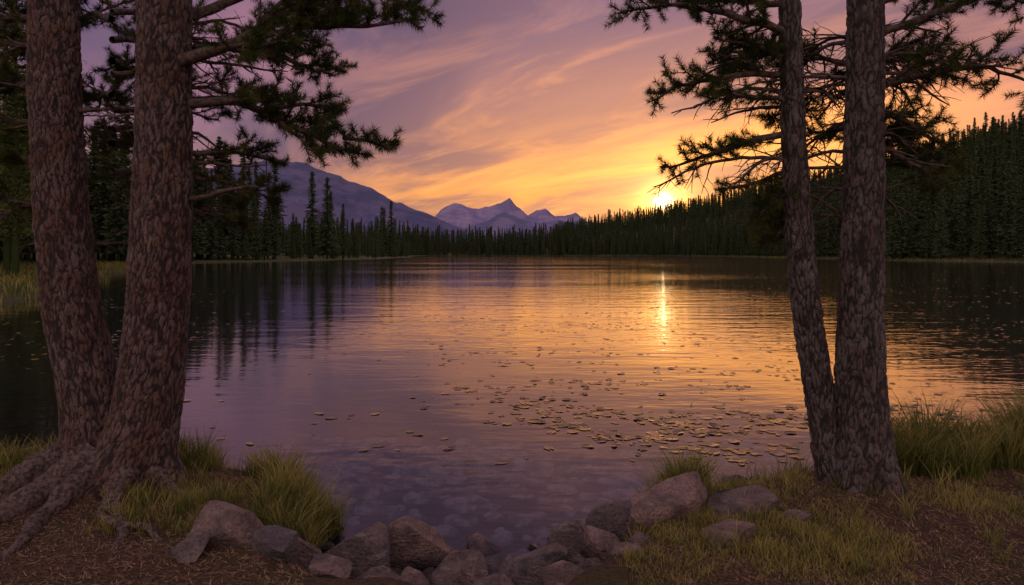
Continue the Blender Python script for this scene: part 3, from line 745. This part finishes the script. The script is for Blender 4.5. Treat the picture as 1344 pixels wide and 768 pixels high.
n = 70000
x = np.concatenate([R.uniform(-4.6, -1.0, n//2), R.uniform(.6, 5.0, n//2)]); y = R.uniform(3.0, 5.7, n); d = sdist(x, y); k = d > .06; x, y = x[k], y[k]; n = len(x)
z = terrain(x, y)+.004; a = R.uniform(0, 6.28, n); L = R.uniform(.015, .06, n); w = R.uniform(.0008, .0028, n)
dx, dy = np.cos(a)*L, np.sin(a)*L
V = np.stack([np.stack([x-dy/L*w, y+dx/L*w, z], 1), np.stack([x+dy/L*w, y-dx/L*w, z+.001], 1), np.stack([x+dx, y+dy, terrain(x+dx, y+dy)+.004+R.random(n)*.016], 1)], 1).reshape(-1, 3)
obj('pine_needle_litter', mesh_np('pine_needle_litter', V, tris=np.arange(3*n).reshape(-1, 3), mat=M_litter, tint=np.repeat(R.random(n), 3)))

# ------------------------------------------------------------------ lily pads
M_pad = mat_leaf('lily_pad', (.06, .04, .02), (.22, .13, .045), (.60, .34, .10), .1, .2, .7)
def pads():
    n = 100000
    yy = np.exp(R.uniform(math.log(5.9), math.log(80), n)); xx = R.uniform(-.85, .85, n)*yy
    d = sdist(xx, yy)
    patch = fbm(xx*.5, yy*1.0, 3, 71)
    fine = fbm(xx*1.6, yy*2.6, 2, 75)
    u = xx/yy
    right = sst(-.25, .15, u); left = sst(-.35, -.6, u)*sst(9, 14, yy)
    near = sst(5.8, 7.2, yy)
    pr = np.where(patch > .52, .5, .10)*np.where(fine > .45, 1, .15)*np.clip(right*.9+left*.9+.05, 0, 1)*near*.62
    pr = pr*(1+2.2*np.exp(-((xx-1.8)**2/1.3+(yy-7.3)**2/.9)))
    k = (R.random(n) < pr*.5) & (d < -.4); xx, yy = xx[k], yy[k]; n = len(xx)
    s_ = R.uniform(.022, .07, n)*np.where(yy > 20, 1.3, 1)*np.where(yy < 8.5, 1.1, 1); ph = R.uniform(0, 6.28, n); st = R.uniform(.4, 1, n)
    ks = 9; th = np.linspace(.25, 2*np.pi-.25, ks)
    tilt = R.normal(0, .07, (n, 2))
    X0 = np.cos(th)[None]*s_[:, None]; Y0 = np.sin(th)[None]*s_[:, None]*st[:, None]
    c, s1 = np.cos(ph)[:, None], np.sin(ph)[:, None]
    X1 = X0*c-Y0*s1; Y1 = X0*s1+Y0*c
    Z1 = .004+np.abs(X1*tilt[:, :1]+Y1*tilt[:, 1:])+.002*R.random((n, ks))
    V = np.concatenate([np.stack([xx, yy, np.full(n, .005)], 1)[:, None], np.stack([X1+xx[:, None], Y1+yy[:, None], Z1], 2)], 1).reshape(-1, 3)
    b = (np.arange(n)*(ks+1))[:, None, None]; j = np.arange(1, ks)
    T = (b+np.stack([np.zeros(ks-1, int), j, j+1], 1)[None]).reshape(-1, 3)
    obj('lily_pads', mesh_np('lily_pads', V, tris=T, mat=M_pad, tint=np.repeat(R.random(n), ks+1)))
pads()

# ------------------------------------------------------------------ world
w = bpy.data.worlds.new("World"); scene.world = w; w.use_nodes = True
nt = w.node_tree; nt.nodes.clear(); b = NB(nt)
S = Vector((math.sin(SUN_AZ)*math.cos(SUN_EL), math.cos(SUN_AZ)*math.cos(SUN_EL), math.sin(SUN_EL)))
tc = nt.nodes.new('ShaderNodeTexCoord'); D = b.vmath('NORMALIZE', tc.outputs['Generated'])
sp = nt.nodes.new('ShaderNodeSeparateXYZ'); nt.links.new(D, sp.inputs[0])
z = b.math('MAXIMUM', sp.outputs[2], 0.0)
s = b.vmath('DOT_PRODUCT', D, tuple(S))
sunside = b.rng(s, .80, 1.0)
rampA = b.ramp(z, [(0, (.56, .27, .19)), (.08, (.42, .20, .19)), (.18, (.21, .12, .185)), (.34, (.115, .078, .17)), (.55, (.24, .18, .30)), (1, (.58, .47, .66))])  # zenith stops of both ramps are raised as added fill light
rampB = b.ramp(z, [(0, (1.35, .53, .08)), (.06, (1.2, .44, .07)), (.12, (.90, .34, .12)), (.20, (.50, .215, .17)), (.33, (.225, .125, .20)), (.55, (.24, .18, .30)), (1, (.58, .47, .66))])
base = b.mix(sunside, rampA, rampB)
den = b.math('ADD', z, .09)
cb = nt.nodes.new('ShaderNodeCombineXYZ')
b.set(cb.inputs[0], b.math('DIVIDE', sp.outputs[0], den)); b.set(cb.inputs[1], b.math('DIVIDE', sp.outputs[1], den))
pl = cb.outputs[0]
RA = math.radians(55)
c1 = b.noise(b.rotscale(pl, RA, (.19, .56, 1), (1.7, .4, 0)), 1, 6, .58, .5)
c2 = b.noise(b.rotscale(pl, RA+.12, (.24, .55, 1), (3, 1, 0)), 1, 5, .58, .7)
c3 = b.noise(b.rotscale(pl, RA-.1, (.7, 1.9, 1), (9, 4, 0)), 1, 5, .62, .9)
band = b.rng(c1, .46, .61); wisps = b.rng(c3, .48, .70); dark = b.rng(c2, .45, .59)
lit = b.mix(b.rng(s, .82, .985), (.37, .175, .25), b.ramp(z, [(0, (1.6, .62, .10)), (.12, (1.6, .63, .13)), (.2, (1.4, .52, .15)), (.3, (.98, .39, .21)), (.4, (.64, .31, .29))]))
col = b.mix(b.math('MULTIPLY', dark, .75), base, b.mix(b.rng(s, .85, 1.0), (.08, .060, .135), (.28, .135, .165)))
lf = b.math('MAXIMUM', b.math('MULTIPLY', band, .95), b.math('MULTIPLY', wisps, .35))
lf = b.math('MULTIPLY', lf, b.rng(s, .3, .95, .25, 1))
lf = b.math('MULTIPLY', lf, b.rng(z, .015, .07))
col = b.mix(lf, col, lit)
def comb(g):
    n = nt.nodes.new('ShaderNodeCombineXYZ')
    for i in range(3): nt.links.new(g, n.inputs[i])
    return n.outputs[0]
def addglow(col, p, c):
    g = b.math('POWER', b.math('MAXIMUM', s, 0.0), p)
    return b.mix(1.0, col, b.vmath('MULTIPLY', comb(g), c), 'ADD')
col = addglow(col, 50, (.20, .065, .002)); col = addglow(col, 400, (.60, .26, .04)); col = addglow(col, 2500, (2.4, 1.15, .25))
col = addglow(col, 25000, (12, 9, 4.5))
back_fill = b.rng(b.math('MULTIPLY', s, -1.0), -.45, .5)  # sky behind the camera, brightened as added fill for the foreground
col = b.mix(back_fill, col, b.mix(b.rng(z, 0., .7), (.88, .68, .62), (.70, .58, .68)))
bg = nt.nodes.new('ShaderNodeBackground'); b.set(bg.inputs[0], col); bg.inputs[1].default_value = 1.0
sk = nt.nodes.new('ShaderNodeTexSky'); sk.sky_type = 'NISHITA'; sk.sun_disc = False
sk.sun_elevation = SUN_EL; sk.sun_rotation = SUN_AZ; sk.dust_density = 2.0
bg2 = nt.nodes.new('ShaderNodeBackground'); nt.links.new(sk.outputs[0], bg2.inputs[0]); bg2.inputs[1].default_value = .006
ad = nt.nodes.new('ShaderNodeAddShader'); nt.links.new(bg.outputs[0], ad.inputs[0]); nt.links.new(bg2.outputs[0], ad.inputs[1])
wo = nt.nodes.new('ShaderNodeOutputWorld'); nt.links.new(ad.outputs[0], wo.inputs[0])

# the sun itself is slipping behind the wooded ridge
LS = math.radians(2.7)
S2 = Vector((math.sin(SUN_AZ)*math.cos(LS), math.cos(SUN_AZ)*math.cos(LS), math.sin(LS)))
sun = bpy.data.lights.new('sun', 'SUN'); sun.energy = 2.0; sun.angle = math.radians(.6); sun.color = (1.0, .50, .18)
so = bpy.data.objects.new('sun', sun); link(so)
so.rotation_euler = (-S2).to_track_quat('-Z', 'Y').to_euler()

cam = bpy.data.cameras.new('camera'); co = bpy.data.objects.new('camera', cam); link(co)
co.location = (0, 0, CAM_H); co.rotation_euler = (math.radians(90), 0, 0)
cam.sensor_width = 36; cam.lens = 24; cam.shift_y = -51/1344; cam.clip_start = .05; cam.clip_end = 40000
scene.camera = co
scene.view_settings.view_transform = 'Standard'; scene.view_settings.look = 'None'
scene.view_settings.exposure = 0; scene.view_settings.gamma = 1
